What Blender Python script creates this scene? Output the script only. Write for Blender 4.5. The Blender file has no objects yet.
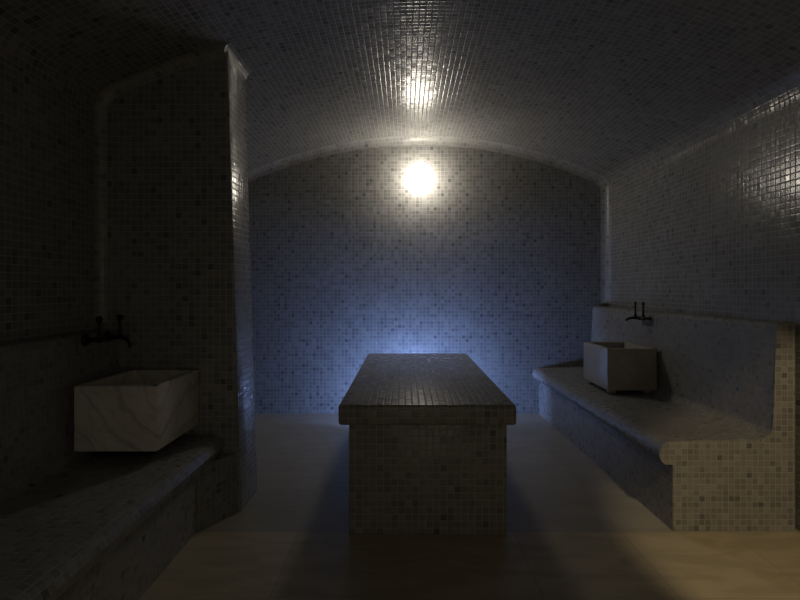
import bpy, bmesh, math, random
from mathutils import Vector
random.seed(4)
scn = bpy.context.scene
COL = scn.collection

# ------------------------------------------------------------------ helpers
def sharpen(bm, ang=38):
    for f in bm.faces:
        f.smooth = True
    for e in bm.edges:
        if len(e.link_faces) == 2:
            if e.calc_face_angle(0) > math.radians(ang):
                e.smooth = False

def link(name, bm, mat, parent=None, ang=38, recalc=True):
    if recalc:
        bmesh.ops.recalc_face_normals(bm, faces=bm.faces[:])
    sharpen(bm, ang)
    me = bpy.data.meshes.new(name)
    bm.to_mesh(me)
    bm.free()
    me.materials.append(mat)
    o = bpy.data.objects.new(name, me)
    COL.objects.link(o)
    if parent is not None:
        o.parent = parent
    return o

def struct(name, bm, mat, **k):
    o = link(name, bm, mat, **k)
    o['kind'] = 'structure'
    return o

def thing(name, label, cat, loc=(0, 0, 0), group=None):
    o = bpy.data.objects.new(name, None)
    o.empty_display_size = 0.1
    COL.objects.link(o)
    o.location = loc
    o['label'] = label
    o['category'] = cat
    if group:
        o['group'] = group
    return o

def cube_uv(bm, faces=None):
    uv = bm.loops.layers.uv.verify()
    bm.normal_update()
    for f in (faces or bm.faces):
        n = f.normal
        ax = max(range(3), key=lambda i: abs(n[i]))
        for l in f.loops:
            c = l.vert.co
            l[uv].uv = ((c.y, c.z), (c.x, c.z), (c.x, c.y))[ax]

def box(x0, x1, y0, y1, z0, z1, bevel=0, seg=2, bm=None):
    b = bmesh.new()
    bmesh.ops.create_cube(b, size=1)
    for v in b.verts:
        v.co = Vector(((x0 + x1) / 2 + v.co.x * (x1 - x0), (y0 + y1) / 2 + v.co.y * (y1 - y0),
                       (z0 + z1) / 2 + v.co.z * (z1 - z0)))
    if bevel:
        bmesh.ops.bevel(b, geom=b.edges[:], offset=bevel, segments=seg, profile=0.5, affect='EDGES')
    cube_uv(b)
    if bm is None:
        return b
    me = bpy.data.meshes.new('tmp')
    b.to_mesh(me); b.free()
    bm.from_mesh(me)
    bpy.data.meshes.remove(me)
    return bm

def prism_y(profile, y0, y1, bevel=0.0, keep=None):
    """closed (x,z) profile swept along y; tile coordinates follow the surface"""
    bm = bmesh.new()
    uv = bm.loops.layers.uv.verify()
    n = len(profile)
    A = [bm.verts.new((x, y0, z)) for x, z in profile]
    B = [bm.verts.new((x, y1, z)) for x, z in profile]
    arc = [0.0]
    for i in range(n):
        p, q = profile[i], profile[(i + 1) % n]
        arc.append(arc[-1] + math.hypot(q[0] - p[0], q[1] - p[1]))
    for i in range(n):
        j = (i + 1) % n
        f = bm.faces.new((A[i], A[j], B[j], B[i]))
        for l, c in zip(f.loops, ((arc[i], y0), (arc[i + 1], y0), (arc[i + 1], y1), (arc[i], y1))):
            l[uv].uv = c
    caps = [bm.faces.new(A), bm.faces.new(list(reversed(B)))]
    for f in caps:
        for l in f.loops:
            l[uv].uv = (l.vert.co.x, l.vert.co.z)
    bm.normal_update()
    if bevel:
        es = [e for f in caps for e in f.edges if keep is None or keep(e)]
        bmesh.ops.bevel(bm, geom=es, offset=bevel, segments=2, profile=0.5, affect='EDGES')
    return bm

def arc_pts(cx, cz, r, a0, a1, n):
    return [(cx + r * math.cos(math.radians(a0 + (a1 - a0) * i / n)),
             cz + r * math.sin(math.radians(a0 + (a1 - a0) * i / n))) for i in range(n + 1)]

def lathe(prof, seg=24, bm=None, origin=(0, 0, 0), axis='z'):
    """prof: (radius, height) pairs, closed at both ends"""
    bm = bm or bmesh.new()
    def P(r, h, a):
        u, v = r * math.cos(a), r * math.sin(a)
        c = {'z': (u, v, h), 'x': (h, u, v), 'y': (u, h, v)}[axis]
        return (c[0] + origin[0], c[1] + origin[1], c[2] + origin[2])
    rings = []
    for r, h in prof:
        if r < 1e-6:
            rings.append([bm.verts.new(P(0, h, 0))])
        else:
            rings.append([bm.verts.new(P(r, h, 2 * math.pi * k / seg)) for k in range(seg)])
    for a, b in zip(rings, rings[1:]):
        for k in range(seg):
            k2 = (k + 1) % seg
            if len(a) == 1 and len(b) == 1:
                continue
            if len(a) == 1:
                bm.faces.new((a[0], b[k], b[k2]))
            elif len(b) == 1:
                bm.faces.new((a[k], a[k2], b[0]))
            else:
                bm.faces.new((a[k], a[k2], b[k2], b[k]))
    return bm

def tube(path, radii, seg=14, bm=None):
    bm = bm or bmesh.new()
    path = [Vector(p) for p in path]
    rings = []
    for i, p in enumerate(path):
        d = (path[min(i + 1, len(path) - 1)] - path[max(i - 1, 0)]).normalized()
        up = Vector((0, 1, 0)) if abs(d.y) < 0.9 else Vector((0, 0, 1))
        s = d.cross(up).normalized(); t = s.cross(d)
        r = radii[i] if hasattr(radii, '__len__') else radii
        rings.append([bm.verts.new(p + r * (math.cos(2 * math.pi * k / seg) * s + math.sin(2 * math.pi * k / seg) * t))
                      for k in range(seg)])
    for a, b in zip(rings, rings[1:]):
        for k in range(seg):
            bm.faces.new((a[k], a[(k + 1) % seg], b[(k + 1) % seg], b[k]))
    bm.faces.new(rings[0]); bm.faces.new(rings[-1])
    return bm

# ------------------------------------------------------------------ materials
class NT:
    def __init__(self, name):
        self.m = bpy.data.materials.new(name)
        self.m.use_nodes = True
        self.t = self.m.node_tree
        self.b = self.t.nodes['Principled BSDF']
    def n(self, typ, **kw):
        nd = self.t.nodes.new(typ)
        for k, v in kw.items():
            setattr(nd, k, v)
        return nd
    def l(self, a, b):
        self.t.links.new(a, b)
    def val(self, s, v):
        if hasattr(v, 'is_output'):
            self.l(v, s)
        else:
            s.default_value = v
    def math(self, op, a, b=0.0, c=0.0, clamp=False):
        nd = self.n('ShaderNodeMath', operation=op, use_clamp=clamp)
        self.val(nd.inputs[0], a); self.val(nd.inputs[1], b); self.val(nd.inputs[2], c)
        return nd.outputs[0]
    def vmath(self, op, a, b=None):
        nd = self.n('ShaderNodeVectorMath', operation=op)
        self.val(nd.inputs[0], a)
        if b is not None:
            self.val(nd.inputs[3] if op == 'SCALE' else nd.inputs[1], b)
        return nd.outputs[0]
    def mix(self, f, a, b):
        nd = self.n('ShaderNodeMix', data_type='RGBA')
        self.val(nd.inputs[0], f); self.val(nd.inputs[6], a); self.val(nd.inputs[7], b)
        return nd.outputs[2]
    def smooth(self, v, lo, hi):
        nd = self.n('ShaderNodeMapRange', interpolation_type='SMOOTHSTEP')
        self.val(nd.inputs[0], v)
        nd.inputs[1].default_value = lo; nd.inputs[2].default_value = hi
        return nd.outputs[0]
    def ramp(self, f, stops, interp='LINEAR'):
        nd = self.n('ShaderNodeValToRGB')
        cr = nd.color_ramp
        cr.interpolation = interp
        while len(cr.elements) < len(stops):
            cr.elements.new(0.5)
        for e, (p, c) in zip(cr.elements, stops):
            e.position = p; e.color = (*c, 1)
        self.l(f, nd.inputs[0])
        return nd.outputs[0]

PITCH = 0.040
def mosaic(name, bump=0.4, pitch=PITCH, tint=(1, 1, 1), rough=0.2, jitter=0.05, value=0.66):
    T = NT(name)
    uv = T.n('ShaderNodeTexCoord').outputs['UV']
    s = T.vmath('SCALE', uv, 1 / pitch)
    cell = T.vmath('FLOOR', s)
    fr = T.vmath('FRACTION', s)
    wn = T.n('ShaderNodeTexWhiteNoise', noise_dimensions='3D')
    T.l(cell, wn.inputs['Vector'])
    wn2 = T.n('ShaderNodeTexWhiteNoise', noise_dimensions='3D')
    T.l(T.vmath('ADD', cell, (31.7, 11.3, 5.1)), wn2.inputs['Vector'])
    sx = T.n('ShaderNodeSeparateXYZ'); T.l(fr, sx.inputs[0])
    ex = T.math('MINIMUM', sx.outputs[0], T.math('SUBTRACT', 1.0, sx.outputs[0]))
    ey = T.math('MINIMUM', sx.outputs[1], T.math('SUBTRACT', 1.0, sx.outputs[1]))
    e = T.math('MINIMUM', ex, ey)
    tilem = T.smooth(e, 0.035, 0.075)
    def g(r, gg, b):
        return (r * value * tint[0], gg * value * tint[1], b * value * tint[2])
    tone = T.ramp(wn.outputs['Value'], [
        (0.0, g(.20, .20, .20)), (0.025, g(.265, .265, .26)), (0.10, g(.31, .305, .295)),
        (0.34, g(.35, .345, .33)), (0.60, g(.38, .375, .357)), (0.86, g(.42, .415, .395)), (1.0, g(.46, .45, .43))], 'CONSTANT')
    nz = T.n('ShaderNodeTexNoise'); nz.inputs['Scale'].default_value = 60; nz.inputs['Detail'].default_value = 3
    T.l(uv, nz.inputs['Vector'])
    nb = T.n('ShaderNodeTexNoise'); nb.inputs['Scale'].default_value = 2.2; nb.inputs['Detail'].default_value = 2
    T.l(uv, nb.inputs['Vector'])
    k = T.math('ADD', T.math('MULTIPLY', nz.outputs[0], 0.35), T.math('MULTIPLY', nb.outputs[0], 0.45))
    k = T.math('ADD', k, 0.6)
    tone = T.vmath('SCALE', tone, k)
    col = T.mix(tilem, (*g(.50, .49, .47), 1), tone)
    T.l(col, T.b.inputs['Base Color'])
    T.l(T.math('SUBTRACT', 0.85, T.math('MULTIPLY', tilem, T.math('SUBTRACT', 0.85 - rough, T.math('MULTIPLY', wn2.outputs['Value'], 0.12)))),
        T.b.inputs['Roughness'])
    # every hand-laid tile sits at its own slight tilt
    geo = T.n('ShaderNodeNewGeometry')
    j = T.vmath('SCALE', T.vmath('SUBTRACT', wn2.outputs['Color'], (.5, .5, .5)), jitter)
    nrm = T.vmath('NORMALIZE', T.vmath('ADD', geo.outputs['Normal'], j))
    bp = T.n('ShaderNodeBump'); bp.inputs['Strength'].default_value = bump; bp.inputs['Distance'].default_value = 0.0022
    T.l(T.smooth(e, 0.0, 0.16), bp.inputs['Height'])
    T.l(nrm, bp.inputs['Normal'])
    T.l(bp.outputs[0], T.b.inputs['Normal'])
    T.b.inputs['Specular IOR Level'].default_value = 0.5
    return T.m

def marble(name, base, vein, amount=0.6, rough=0.3):
    T = NT(name)
    tc = T.n('ShaderNodeTexCoord').outputs['Object']
    def veins(scale, dist, lo, rot):
        mp = T.n('ShaderNodeMapping'); mp.inputs['Rotation'].default_value = rot
        T.l(tc, mp.inputs['Vector'])
        w = T.n('ShaderNodeTexWave', wave_type='BANDS', bands_direction='X', wave_profile='SIN')
        w.inputs['Scale'].default_value = scale; w.inputs['Distortion'].default_value = dist
        w.inputs['Detail'].default_value = 4; w.inputs['Detail Scale'].default_value = 1.4
        T.l(mp.outputs[0], w.inputs['Vector'])
        return T.smooth(w.outputs['Fac'], lo, 1.0)
    v1 = veins(2.4, 7.0, 0.88, (0.2, 0.65, 0.4))
    v2 = veins(5.5, 9.0, 0.9, (0.1, 0.85, 0.7))
    cl = T.n('ShaderNodeTexNoise'); cl.inputs['Scale'].default_value = 5; cl.inputs['Detail'].default_value = 4
    T.l(tc, cl.inputs['Vector'])
    c0 = T.mix(T.smooth(cl.outputs[0], 0.35, 0.7), (*base, 1), (*[0.82 * c for c in base], 1))
    m = T.math('MULTIPLY', T.math('MAXIMUM', v1, T.math('MULTIPLY', v2, 0.6)), T.math('MULTIPLY', cl.outputs[0], 2 * amount), clamp=True)
    T.l(T.mix(m, c0, (*vein, 1)), T.b.inputs['Base Color'])
    T.b.inputs['Roughness'].default_value = rough
    return T.m

def stone_floor(name):
    T = NT(name)
    tc = T.n('ShaderNodeTexCoord').outputs['Object']
    sp = T.n('ShaderNodeSeparateXYZ'); T.l(tc, sp.inputs[0])
    X, Y = sp.outputs[0], sp.outputs[1]
    # large honed slabs: joints every 0.62 m across, tone turns from warm to greyer at a cross joint
    u = T.math('DIVIDE', T.math('SUBTRACT', X, 1.246), 0.62)
    v = T.math('DIVIDE', T.math('SUBTRACT', Y, 2.88), 0.62)
    def edge(q):
        f = T.math('FRACT', q)
        return T.math('MINIMUM', f, T.math('SUBTRACT', 1.0, f))
    e = T.math('MINIMUM', edge(u), edge(v))
    j = T.smooth(e, 0.001, 0.006)
    cb = T.n('ShaderNodeCombineXYZ'); T.l(T.math('FLOOR', u), cb.inputs[0]); T.l(T.math('FLOOR', v), cb.inputs[1])
    wn = T.n('ShaderNodeTexWhiteNoise'); T.l(cb.outputs[0], wn.inputs['Vector'])
    mp = T.n('ShaderNodeMapping'); mp.inputs['Scale'].default_value = (1.1, 4.0, 1)
    mp.inputs['Rotation'].default_value = (0, 0, 0.15)
    T.l(tc, mp.inputs['Vector'])
    nz = T.n('ShaderNodeTexNoise'); nz.inputs['Scale'].default_value = 2.6; nz.inputs['Detail'].default_value = 5
    nz.inputs['Distortion'].default_value = 0.6
    T.l(mp.outputs[0], nz.inputs['Vector'])
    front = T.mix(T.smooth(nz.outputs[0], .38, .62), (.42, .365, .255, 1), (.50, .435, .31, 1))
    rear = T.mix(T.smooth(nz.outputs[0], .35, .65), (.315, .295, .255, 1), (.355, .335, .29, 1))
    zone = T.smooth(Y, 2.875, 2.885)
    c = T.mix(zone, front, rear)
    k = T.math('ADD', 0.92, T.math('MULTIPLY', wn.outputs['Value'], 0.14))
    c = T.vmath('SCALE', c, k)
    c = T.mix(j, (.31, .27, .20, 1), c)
    T.l(c, T.b.inputs['Base Color'])
    T.b.inputs['Roughness'].default_value = 0.42
    bp = T.n('ShaderNodeBump'); bp.inputs['Strength'].default_value = 0.2; bp.inputs['Distance'].default_value = 0.001
    T.l(j, bp.inputs['Height']); T.l(bp.outputs[0], T.b.inputs['Normal'])
    return T.m

def plain(name, c, rough=0.5, metal=0.0):
    T = NT(name)
    nz = T.n('ShaderNodeTexNoise'); nz.inputs['Scale'].default_value = 40
    T.l(T.mix(nz.outputs[0], (*c, 1), (*[0.8 * x for x in c], 1)), T.b.inputs['Base Color'])
    T.b.inputs['Roughness'].default_value = rough
    T.b.inputs['Metallic'].default_value = metal
    return T.m

def glow(name, c, s):
    T = NT(name)
    T.b.inputs['Base Color'].default_value = (.8, .8, .8, 1)
    T.b.inputs['Emission Color'].default_value = (*c, 1)
    T.b.inputs['Emission Strength'].default_value = s
    return T.m

LAMP_S, BLUE_S, DOOR_W, WORLD = 24.5, 860.0, 125.0, 0.30
M_wall = mosaic('wall_mosaic', rough=0.12, jitter=0.045, bump=0.32)
M_right = mosaic('right_wall_mosaic', rough=0.13, jitter=0.022, bump=0.16)
M_trim = mosaic('trim_mosaic', rough=0.3, jitter=0.02, bump=0.2, value=0.80)
M_vault = mosaic('vault_mosaic', rough=0.15, jitter=0.055, bump=0.5)
M_bench = mosaic('bench_mosaic', rough=0.26, pitch=0.034)
M_slab = mosaic('slab_mosaic', tint=(1, .97, .9), value=0.74, rough=0.24, jitter=0.04)
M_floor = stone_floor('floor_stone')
M_basin = marble('veined_marble', (.80, .76, .68), (.40, .38, .34), 0.5)
M_basin2 = marble('beige_marble', (.44, .41, .35), (.31, .29, .24), 0.4)
M_bronze = plain('dark_bronze', (.045, .035, .022), 0.35, 0.9)
M_chrome = plain('lamp_metal', (.6, .6, .58), 0.3, 0.9)
M_lamp = glow('lamp_opal_glass', (1.0, .91, .77), LAMP_S)
M_blue = glow('blue_lamp_lens', (.28, .44, 1.0), BLUE_S)
M_plaster = plain('dark_plaster', (.25, .24, .22), 0.8)

# ------------------------------------------------------------------ room
XL, XR, YF, YB = -1.92, 2.28, -0.90, 5.62
XC, ZC = (XL + XR) / 2, 3.098
HW = (XR - XL) / 2
RISE = 0.485
R = (HW * HW + RISE * RISE) / (2 * RISE)
CZ = ZC - R
RF = 0.19                                     # fillet between vault and side walls
hf = math.sqrt((R - RF) ** 2 - (HW - RF) ** 2)
SPR = CZ + hf                                  # height where the fillet meets the wall
aT = math.degrees(math.atan2(hf, HW - RF))     # tangent angle on the vault
vault_in = arc_pts(XR - RF, SPR, RF, 0, aT, 8)[:-1] + arc_pts(XC, CZ, R, aT, 180 - aT, 64) + \
    arc_pts(XL + RF, SPR, RF, 180 - aT, 180, 8)[1:]
outer = [(x + (XC * 0 + (x - XC) * 0.07), z + 0.14) for x, z in vault_in]

def vault():
    bm = bmesh.new()
    uv = bm.loops.layers.uv.verify()
    y0, y1 = YF - .1, YB + .1
    n = len(vault_in)
    arc = [0]
    for p, q in zip(vault_in, vault_in[1:]):
        arc.append(arc[-1] + math.hypot(q[0] - p[0], q[1] - p[1]))
    I0 = [bm.verts.new((x, y0, z)) for x, z in vault_in]
    I1 = [bm.verts.new((x, y1, z)) for x, z in vault_in]
    O0 = [bm.verts.new((x, y0, z)) for x, z in outer]
    O1 = [bm.verts.new((x, y1, z)) for x, z in outer]
    for i in range(n - 1):
        f = bm.faces.new((I0[i], I0[i + 1], I1[i + 1], I1[i]))
        for l, c in zip(f.loops, ((arc[i], y0), (arc[i + 1], y0), (arc[i + 1], y1), (arc[i], y1))):
            l[uv].uv = c
        bm.faces.new((O0[i], O1[i], O1[i + 1], O0[i + 1]))
        bm.faces.new((I0[i], O0[i], O0[i + 1], I0[i + 1]))
        bm.faces.new((I1[i], I1[i + 1], O1[i + 1], O1[i]))
    for i in (0, n - 1):
        bm.faces.new((I0[i], I1[i], O1[i], O0[i]))
    return bm
struct('ceiling', vault(), M_vault)
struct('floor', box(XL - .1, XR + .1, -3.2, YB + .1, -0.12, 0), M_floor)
struct('wall_left', box(XL - .12, XL, YF, YB, 0, SPR + .002), M_wall)
struct('wall_right', box(XR, XR + .12, YF, YB, 0, SPR + .002), M_right)
struct('wall_back', box(XL - .12, XR + .12, YB, YB + .12, 0, ZC + .16), M_wall)

# front wall behind the camera, with an unseen opening added to let world fill light in
OX0, OX1, OZ = -0.75, 1.30, 2.30
fw = box(XL - .12, OX0, YF - .12, YF, 0, ZC + .16)
box(OX1, XR + .12, YF - .12, YF, 0, ZC + .16, bm=fw)
box(OX0, OX1, YF - .12, YF, OZ, ZC + .16, bm=fw)
struct('wall_front', fw, M_wall)

def cove(profile, yb, r, n=6):
    """concave quarter-round swept along a room profile where it meets a wall at yb"""
    bm = bmesh.new()
    uv = bm.loops.layers.uv.verify()
    m = len(profile)
    nr = []
    for i in range(m):
        p, q = profile[max(i - 1, 0)], profile[min(i + 1, m - 1)]
        dx, dz = q[0] - p[0], q[1] - p[1]
        L = math.hypot(dx, dz)
        nr.append((-dz / L, dx / L))
    rows = []
    seq = [(r * (1 - math.cos(math.pi / 2 * k / n)), yb - r + r * math.sin(math.pi / 2 * k / n)) for k in range(n + 1)]
    for off, y in seq:
        rows.append([bm.verts.new((p[0] + a[0] * off, y, p[1] + a[1] * off)) for p, a in zip(profile, nr)])
    back = [bm.verts.new((p[0] - a[0] * .001, yb + .001, p[1] - a[1] * .001)) for p, a in zip(profile, nr)]
    arc = [0]
    for p, q in zip(profile, profile[1:]):
        arc.append(arc[-1] + math.hypot(q[0] - p[0], q[1] - p[1]))
    for k in range(n):
        for i in range(m - 1):
            f = bm.faces.new((rows[k][i], rows[k][i + 1], rows[k + 1][i + 1], rows[k + 1][i]))
            for l, c in zip(f.loops, ((arc[i], k), (arc[i + 1], k), (arc[i + 1], k + 1), (arc[i], k + 1))):
                l[uv].uv = (c[0], c[1] * r * 1.57 / n + 0.003)
    for i in range(m - 1):
        bm.faces.new((rows[n][i], rows[n][i + 1], back[i + 1], back[i]))
        bm.faces.new((rows[0][i + 1], rows[0][i], back[i], back[i + 1]))
    for i in (0, m - 1):
        bm.faces.new([rows[k][i] for k in range(n + 1)] + [back[i]])
    return bm

side_r = [(XR, 0.0 + 1.24 + (SPR - 1.24) * i / 6) for i in range(6)]
side_l = [(XL, SPR - SPR * (i + 1) / 6) for i in range(6)]
struct('trim_1', cove(side_r + vault_in + side_l, YB, 0.085), M_trim, ang=60)

# ------------------------------------------------------------------ pier beside the left wall
PY0, PY1, PXB, PXT = 3.14, 3.50, -1.030, -1.120
def vault_z(x):
    return CZ + math.sqrt(R * R - (x - XC) ** 2)
def pier_body():
    bm = bmesh.new()
    zt = vault_z(PXT) + .03
    zl = SPR + .06
    lo = [bm.verts.new(c) for c in ((XL + .001, PY0, 0), (PXB, PY0, 0), (PXB, PY1, 0), (XL + .001, PY1, 0))]
    hi = [bm.verts.new(c) for c in ((XL + .001, PY0, zl), (PXT, PY0, zt), (PXT, PY1, zt), (XL + .001, PY1, zl))]
    for i in range(4):
        j = (i + 1) % 4
        bm.faces.new((lo[i], lo[j], hi[j], hi[i]))
    bm.faces.new(lo); bm.faces.new(hi)
    bmesh.ops.recalc_face_normals(bm, faces=bm.faces[:])
    es = [e for e in bm.edges if abs(e.verts[0].co.z - e.verts[1].co.z) > 1 and e.verts[0].co.x > -1.5]
    bmesh.ops.bevel(bm, geom=es, offset=0.014, segments=3, profile=0.5, affect='EDGES')
    cube_uv(bm)
    return bm
pier = thing('tiled_pier', 'tall mosaic tiled pier between left wall and vaulted ceiling, beside left bench', 'pillar', (-1.48, 3.32, 0))
def under(parent, o):
    o.parent = parent
    o.matrix_parent_inverse.identity()
    o.location = -parent.location
    return o
under(pier, link('shaft', pier_body(), M_wall))
left_arc = [p for p in vault_in if p[0] < PXT - .0]
under(pier, link('front_cove', cove([(PXT, vault_z(PXT))] + left_arc + [(XL, SPR - (SPR - 1.19) * (i + 1) / 5) for i in range(5)], PY0, 0.05), M_trim, ang=60))
# rounded head where the pier's side meets the vault
zt = vault_z(PXT)
sl = (XC - PXT) / math.sqrt(R * R - (PXT - XC) ** 2)
r = 0.045
prof = [(PXT - .01, zt - r), (PXT, zt - r)]
for k in range(1, 7):
    a = math.pi / 2 * k / 6
    ox = r * (1 - math.cos(a)); oz = r * math.sin(a)
    prof.append((PXT + ox, zt - r + oz + sl * ox))
prof += [(PXT + r, zt + .03), (PXT - .01, zt + .02)]
under(pier, link('side_cove', prism_y(prof, PY0 - .045, PY1 + .03), M_wall, ang=60))

# ------------------------------------------------------------------ benches
def mirror(prof, sgn, x0):
    return [(x0 + sgn * x, z) for x, z in prof]

def bench(name, label, x_face, sgn, x_wall, y0, y1, top, bev, gap, ledge, nlip, skew=0.0):
    """sgn +1: bench runs back towards +x from its front face at x_face"""
    t = thing(name, label, 'bench', (x_face, (y0 + y1) / 2, 0), 'built-in tiled benches')
    D = abs(x_wall - x_face) - gap
    LR, OV = 0.063, 0.068
    lip_c = top - LR
    ft = abs(x_wall - x_face) - 0.177
    def part(nm, prof, b=0.0, keep=None):
        bm = prism_y(mirror(prof, sgn, x_face), y0, y1, b, keep)
        for v in bm.verts:                       # the bench deepens slightly towards its far end
            d = (v.co.x - x_face) * sgn
            if d < D - .02:
                v.co.x -= sgn * skew * (v.co.y - y0) / (y1 - y0)
        return under(t, link(nm, bm, M_bench))
    part('base', [(0, 0), (0, top - 2 * LR), (D, top - 2 * LR), (D, 0)])
    xb = ft - .055
    lip = [(D, top - 2 * LR), (0.0, top - 2 * LR)] + arc_pts(0.0 - OV + LR, lip_c, LR, 270, 90, nlip) + [(xb, top + .010), (xb + .014, top + .010), (D, top + .010)]
    part('seat', lip, bev, lambda e: min((v.co.x - x_face) * sgn for v in e.verts) < xb - .001 and
         min(v.co.z for v in e.verts) > top - 2 * LR + .0005)
    # seat back: curved foot, leaning face, rounded top ledge
    back = [(D, top + .010), (xb, top + .010)]
    back += arc_pts(xb, top + .0985, .088, -88, -5, 8)
    back += [(ft + .055, ledge - .05)] + arc_pts(ft + .055 + .037, ledge - .035, .035, 170, 90, 6) + [(D, ledge)]
    part('backrest', back, bev, lambda e: min(v.co.z for v in e.verts) > top + .0105)
    return t
rb = bench('tiled_bench', 'mosaic tiled bench with warm lit end panel along the right wall', 1.548, 1, XR, 2.89, YB - .003, 0.51, 0.010, 0.026, 1.203, 12, 0.045)
lb = bench('tiled_bench', 'dark mosaic tiled bench along the left wall, ending at the pier', -1.20, -1, XL, YF + .002, PY0 - .002, 0.485, 0.0, 0.002, 1.145, 4)
# splayed foot where the left bench meets the pier
bm = bmesh.new()
lo = [bm.verts.new(c) for c in ((-1.198, 2.87, 0), (-1.05, 3.135, 0), (-1.198, 3.135, 0))]
hi = [bm.verts.new((v.co.x, v.co.y, .37)) for v in lo]
for i in range(3):
    bm.faces.new((lo[i], lo[(i + 1) % 3], hi[(i + 1) % 3], hi[i]))
bm.faces.new(lo); bm.faces.new(hi)
bmesh.ops.recalc_face_normals(bm, faces=bm.faces[:])
cube_uv(bm)
under(lb, link('splayed_foot', bm, M_bench))

# ------------------------------------------------------------------ heated slab
SX0, SX1, SY0, SY1, SZ = -0.375, 0.627, 2.796, 5.07, 0.751
slab = thing('heated_slab', 'long mosaic tiled heated slab with overhanging top in the middle of the floor', 'massage table', (0.126, 3.93, 0))
under(slab, link('pedestal', box(-0.319, 0.580, 2.846, 4.88, 0, 0.640, 0.006, 2), M_slab))
tb = box(SX0, SX1, SY0, SY1, 0.634, SZ, 0.020, 4)
under(slab, link('slab_top', tb, M_slab))
# blue lamp on the far end of the pedestal
lm = under(slab, link('lamp_housing', lathe([(0, 0), (.19, 0), (.19, .080), (.183, .082), (.178, .022), (.055, .022), (.055, .031), (.051, .031), (.051, .028), (0, .028)], 44, origin=(.126, 4.88, .205), axis='y'), M_chrome))
ln = link('blue_lens', lathe([(0, .029), (.050, .029), (.049, .038), (.044, .049), (.034, .057), (.018, .062), (0, .063)], 44, origin=(.126, 4.88, .205), axis='y'), M_blue)
ln.parent = lm

# ------------------------------------------------------------------ marble basins
def basin(name, label, x0, x1, y0, y1, z0, z1, ztop_bench, mat, veined):
    t = thing(name, label, 'basin', ((x0 + x1) / 2, (y0 + y1) / 2, ztop_bench), 'marble basins on the benches')
    w, d, h = (x1 - x0) / 2, (y1 - y0) / 2, z1 - z0
    zb = z0 - ztop_bench
    bm = bmesh.new()
    bmesh.ops.create_cube(bm, size=1)
    for v in bm.verts:
        v.co = Vector((v.co.x * 2 * w, v.co.y * 2 * d, zb + (v.co.z + .5) * h))
    topf = max(bm.faces, key=lambda f: f.calc_center_median().z)
    vert_e = [e for e in bm.edges if abs(e.verts[0].co.z - e.verts[1].co.z) > .1]
    bmesh.ops.bevel(bm, geom=vert_e, offset=0.010, segments=3, profile=.5, affect='EDGES')
    topf = max(bm.faces, key=lambda f: f.calc_center_median().z)
    bmesh.ops.inset_region(bm, faces=[topf], thickness=0.048, depth=0)
    ex = bmesh.ops.extrude_discrete_faces(bm, faces=[topf])
    cf = ex['faces'][0]
    c = cf.calc_center_median()
    for v in cf.verts:
        v.co = Vector((c.x + (v.co.x - c.x) * .84, c.y + (v.co.y - c.y) * .88, zb + 0.06))
    bmesh.ops.recalc_face_normals(bm, faces=bm.faces[:])
    es = [e for e in bm.edges if len(e.link_faces) == 2 and e.calc_face_angle(0) > math.radians(40)]
    bmesh.ops.bevel(bm, geom=es, offset=0.007, segments=3, profile=.5, affect='EDGES')
    link('bowl', bm, mat, t)
    if veined:
        link('plinth', box(-w + .03, w - .10, -d + .11, d - .06, 0.0145, zb + .004, .003, 1), M_bronze, t)  # added hidden support, coloured dark to match the shaded gap under the bowl
    for sx in (-1, 1):
        for sy in (-1, 1):
            if veined:
                continue
            fx, fy = sx * (w - .055), sy * (d - .07)
            link('foot', box(fx - .03, fx + .03, fy - .03, fy + .03, 0.0145, zb + .004, .003, 1), M_basin2, t)
    return t
basin('marble_basin', 'grey veined white marble basin on the left bench in front of the pier', -1.722, -1.287, 2.595, 3.125, .555, .897, 0.482, M_basin, 1)
basin('marble_basin', 'plain beige marble basin on the right bench near the back wall', 1.69, 2.105, 4.17, 4.74, .552, .902, 0.507, M_basin2, 0)

# ------------------------------------------------------------------ bronze wall taps
def tap(name, label, xs, sgn, yc, z, half=0.09, tall=1.0, kr=1.0, drop=1.0):
    """sgn = direction the tap points out of the wall"""
    t = thing(name, label, 'tap', (xs, yc, z), 'bronze wall taps over the basins')
    bx = 0.075 * sgn
    for s in (-1, 1):
        pr = [(0, -.004), (.033, -.004), (.034, .004), (.029, .011), (.016, .017), (.012, .03), (.011, .075), (0, .075)]
        pr = [(a, b * sgn) for a, b in pr]
        link('escutcheon', lathe(pr, 22, origin=(0, s * half, 0), axis='x'), M_bronze, t)
    body = lathe([(0, -half - .022), (.012, -half - .022), (.017, -half - .012), (.018, -half), (.017, -half + .014), (.0125, -half + .03),
                  (.012, -.03), (.017, -.018), (.019, 0), (.017, .018), (.012, .03), (.0125, half - .03), (.017, half - .014),
                  (.018, half), (.017, half + .012), (.012, half + .022), (0, half + .022)], 20, origin=(bx, 0, 0), axis='y')
    link('body', body, M_bronze, t)
    for s in (-1, 1):
        Z = lambda pr, q=1.0: [(a * q, b * tall) for a, b in pr]
        h = lathe(Z([(0, .008), (.013, .008), (.014, .022), (.0085, .032), (.0075, .07), (.009, .085), (.0075, .092), (0, .092)]), 16, origin=(bx, s * half, 0))
        hd = link('handle', h, M_bronze, t)
        k = lathe(Z([(0, .088), (.009, .090), (.017, .099), (.019, .108), (.016, .118), (.008, .124), (0, .125)], kr), 16, origin=(bx, s * half, 0))
        link('knob', k, M_bronze, hd)
    sp = tube([(bx, 0, 0), (bx + sgn * .03, 0, .004), (bx + sgn * .065, 0, .004), (bx + sgn * .095, 0, -.008 * drop), (bx + sgn * .112, 0, -.03 * drop),
               (bx + sgn * .116, 0, -.052 * drop)], [.012, .0115, .0105, .010, .0095, .0115], 14)
    link('spout', sp, M_bronze, t)
    return t
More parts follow.
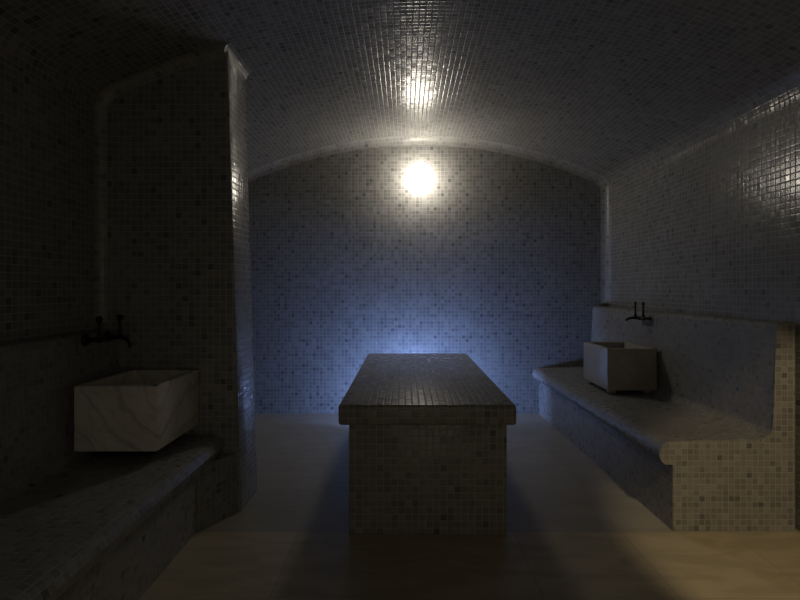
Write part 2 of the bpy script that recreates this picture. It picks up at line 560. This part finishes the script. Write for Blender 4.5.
tap('wall_tap', 'dark bronze two-handled tap on the wall above the left basin', -1.772, 1, 2.875, 1.118, .10, 1.05)
tap('wall_tap', 'dark bronze two-handled tap on the wall above the right basin', 2.148, -1, 4.425, 1.142, .075, 1.18, .6, .45)

# ------------------------------------------------------------------ round wall lamp
lamp = thing('wall_lamp', 'bright round opal wall lamp high on the back wall', 'lamp', (0.165, YB, 2.635))
link('wall_plate', lathe([(0, .001), (.075, .001), (.075, -.018), (.066, -.026), (.05, -.03), (.05, -.05), (0, -.05)], 36, axis='y'), M_chrome, lamp)
gl = [(0.138 * math.sin(math.radians(a)), -.185 - 0.138 * -math.cos(math.radians(a))) for a in range(20, 180, 8)]
link('globe', lathe([(0, gl[0][1])] + gl + [(0, -.185 - .138)], 40, axis='y'), M_lamp, lamp)

# ------------------------------------------------------------------ warm ceiling spotlight near the entrance, aimed at the bench end
ld = bpy.data.lights.new('ceiling_spotlight', 'SPOT')
ld.shadow_soft_size = 0.02; ld.energy = DOOR_W; ld.color = (1.0, .77, .44)
ld.spot_size = math.radians(37); ld.spot_blend = 0.42
lo_ = bpy.data.objects.new('ceiling_spotlight', ld)
COL.objects.link(lo_)
lo_.location = (1.30, 0.20, 2.76)
lo_.rotation_euler = (Vector((2.32, 2.60, 0.0)) - Vector(lo_.location)).to_track_quat('-Z', 'Y').to_euler()

# ------------------------------------------------------------------ world, camera, view
w = bpy.data.worlds.new('World'); scn.world = w
w.use_nodes = True
w.node_tree.nodes['Background'].inputs[0].default_value = (.95, .86, .68, 1)
w.node_tree.nodes['Background'].inputs[1].default_value = WORLD
cd = bpy.data.cameras.new('Camera')
cd.sensor_width = 36; cd.lens = 500 / 800 * 36
cd.shift_x = -5 / 800; cd.shift_y = -11 / 800
cd.clip_start = 0.05
cam = bpy.data.objects.new('Camera', cd)
COL.objects.link(cam)
cam.location = (0, 0, 1.4)
cam.rotation_euler = (math.radians(90), 0, 0)
scn.camera = cam
vs = scn.view_settings
vs.view_transform = 'Standard'; vs.look = 'None'; vs.gamma = 1; vs.exposure = 0.0
vs.use_curve_mapping = False
scn.cycles.max_bounces = 8; scn.cycles.diffuse_bounces = 5
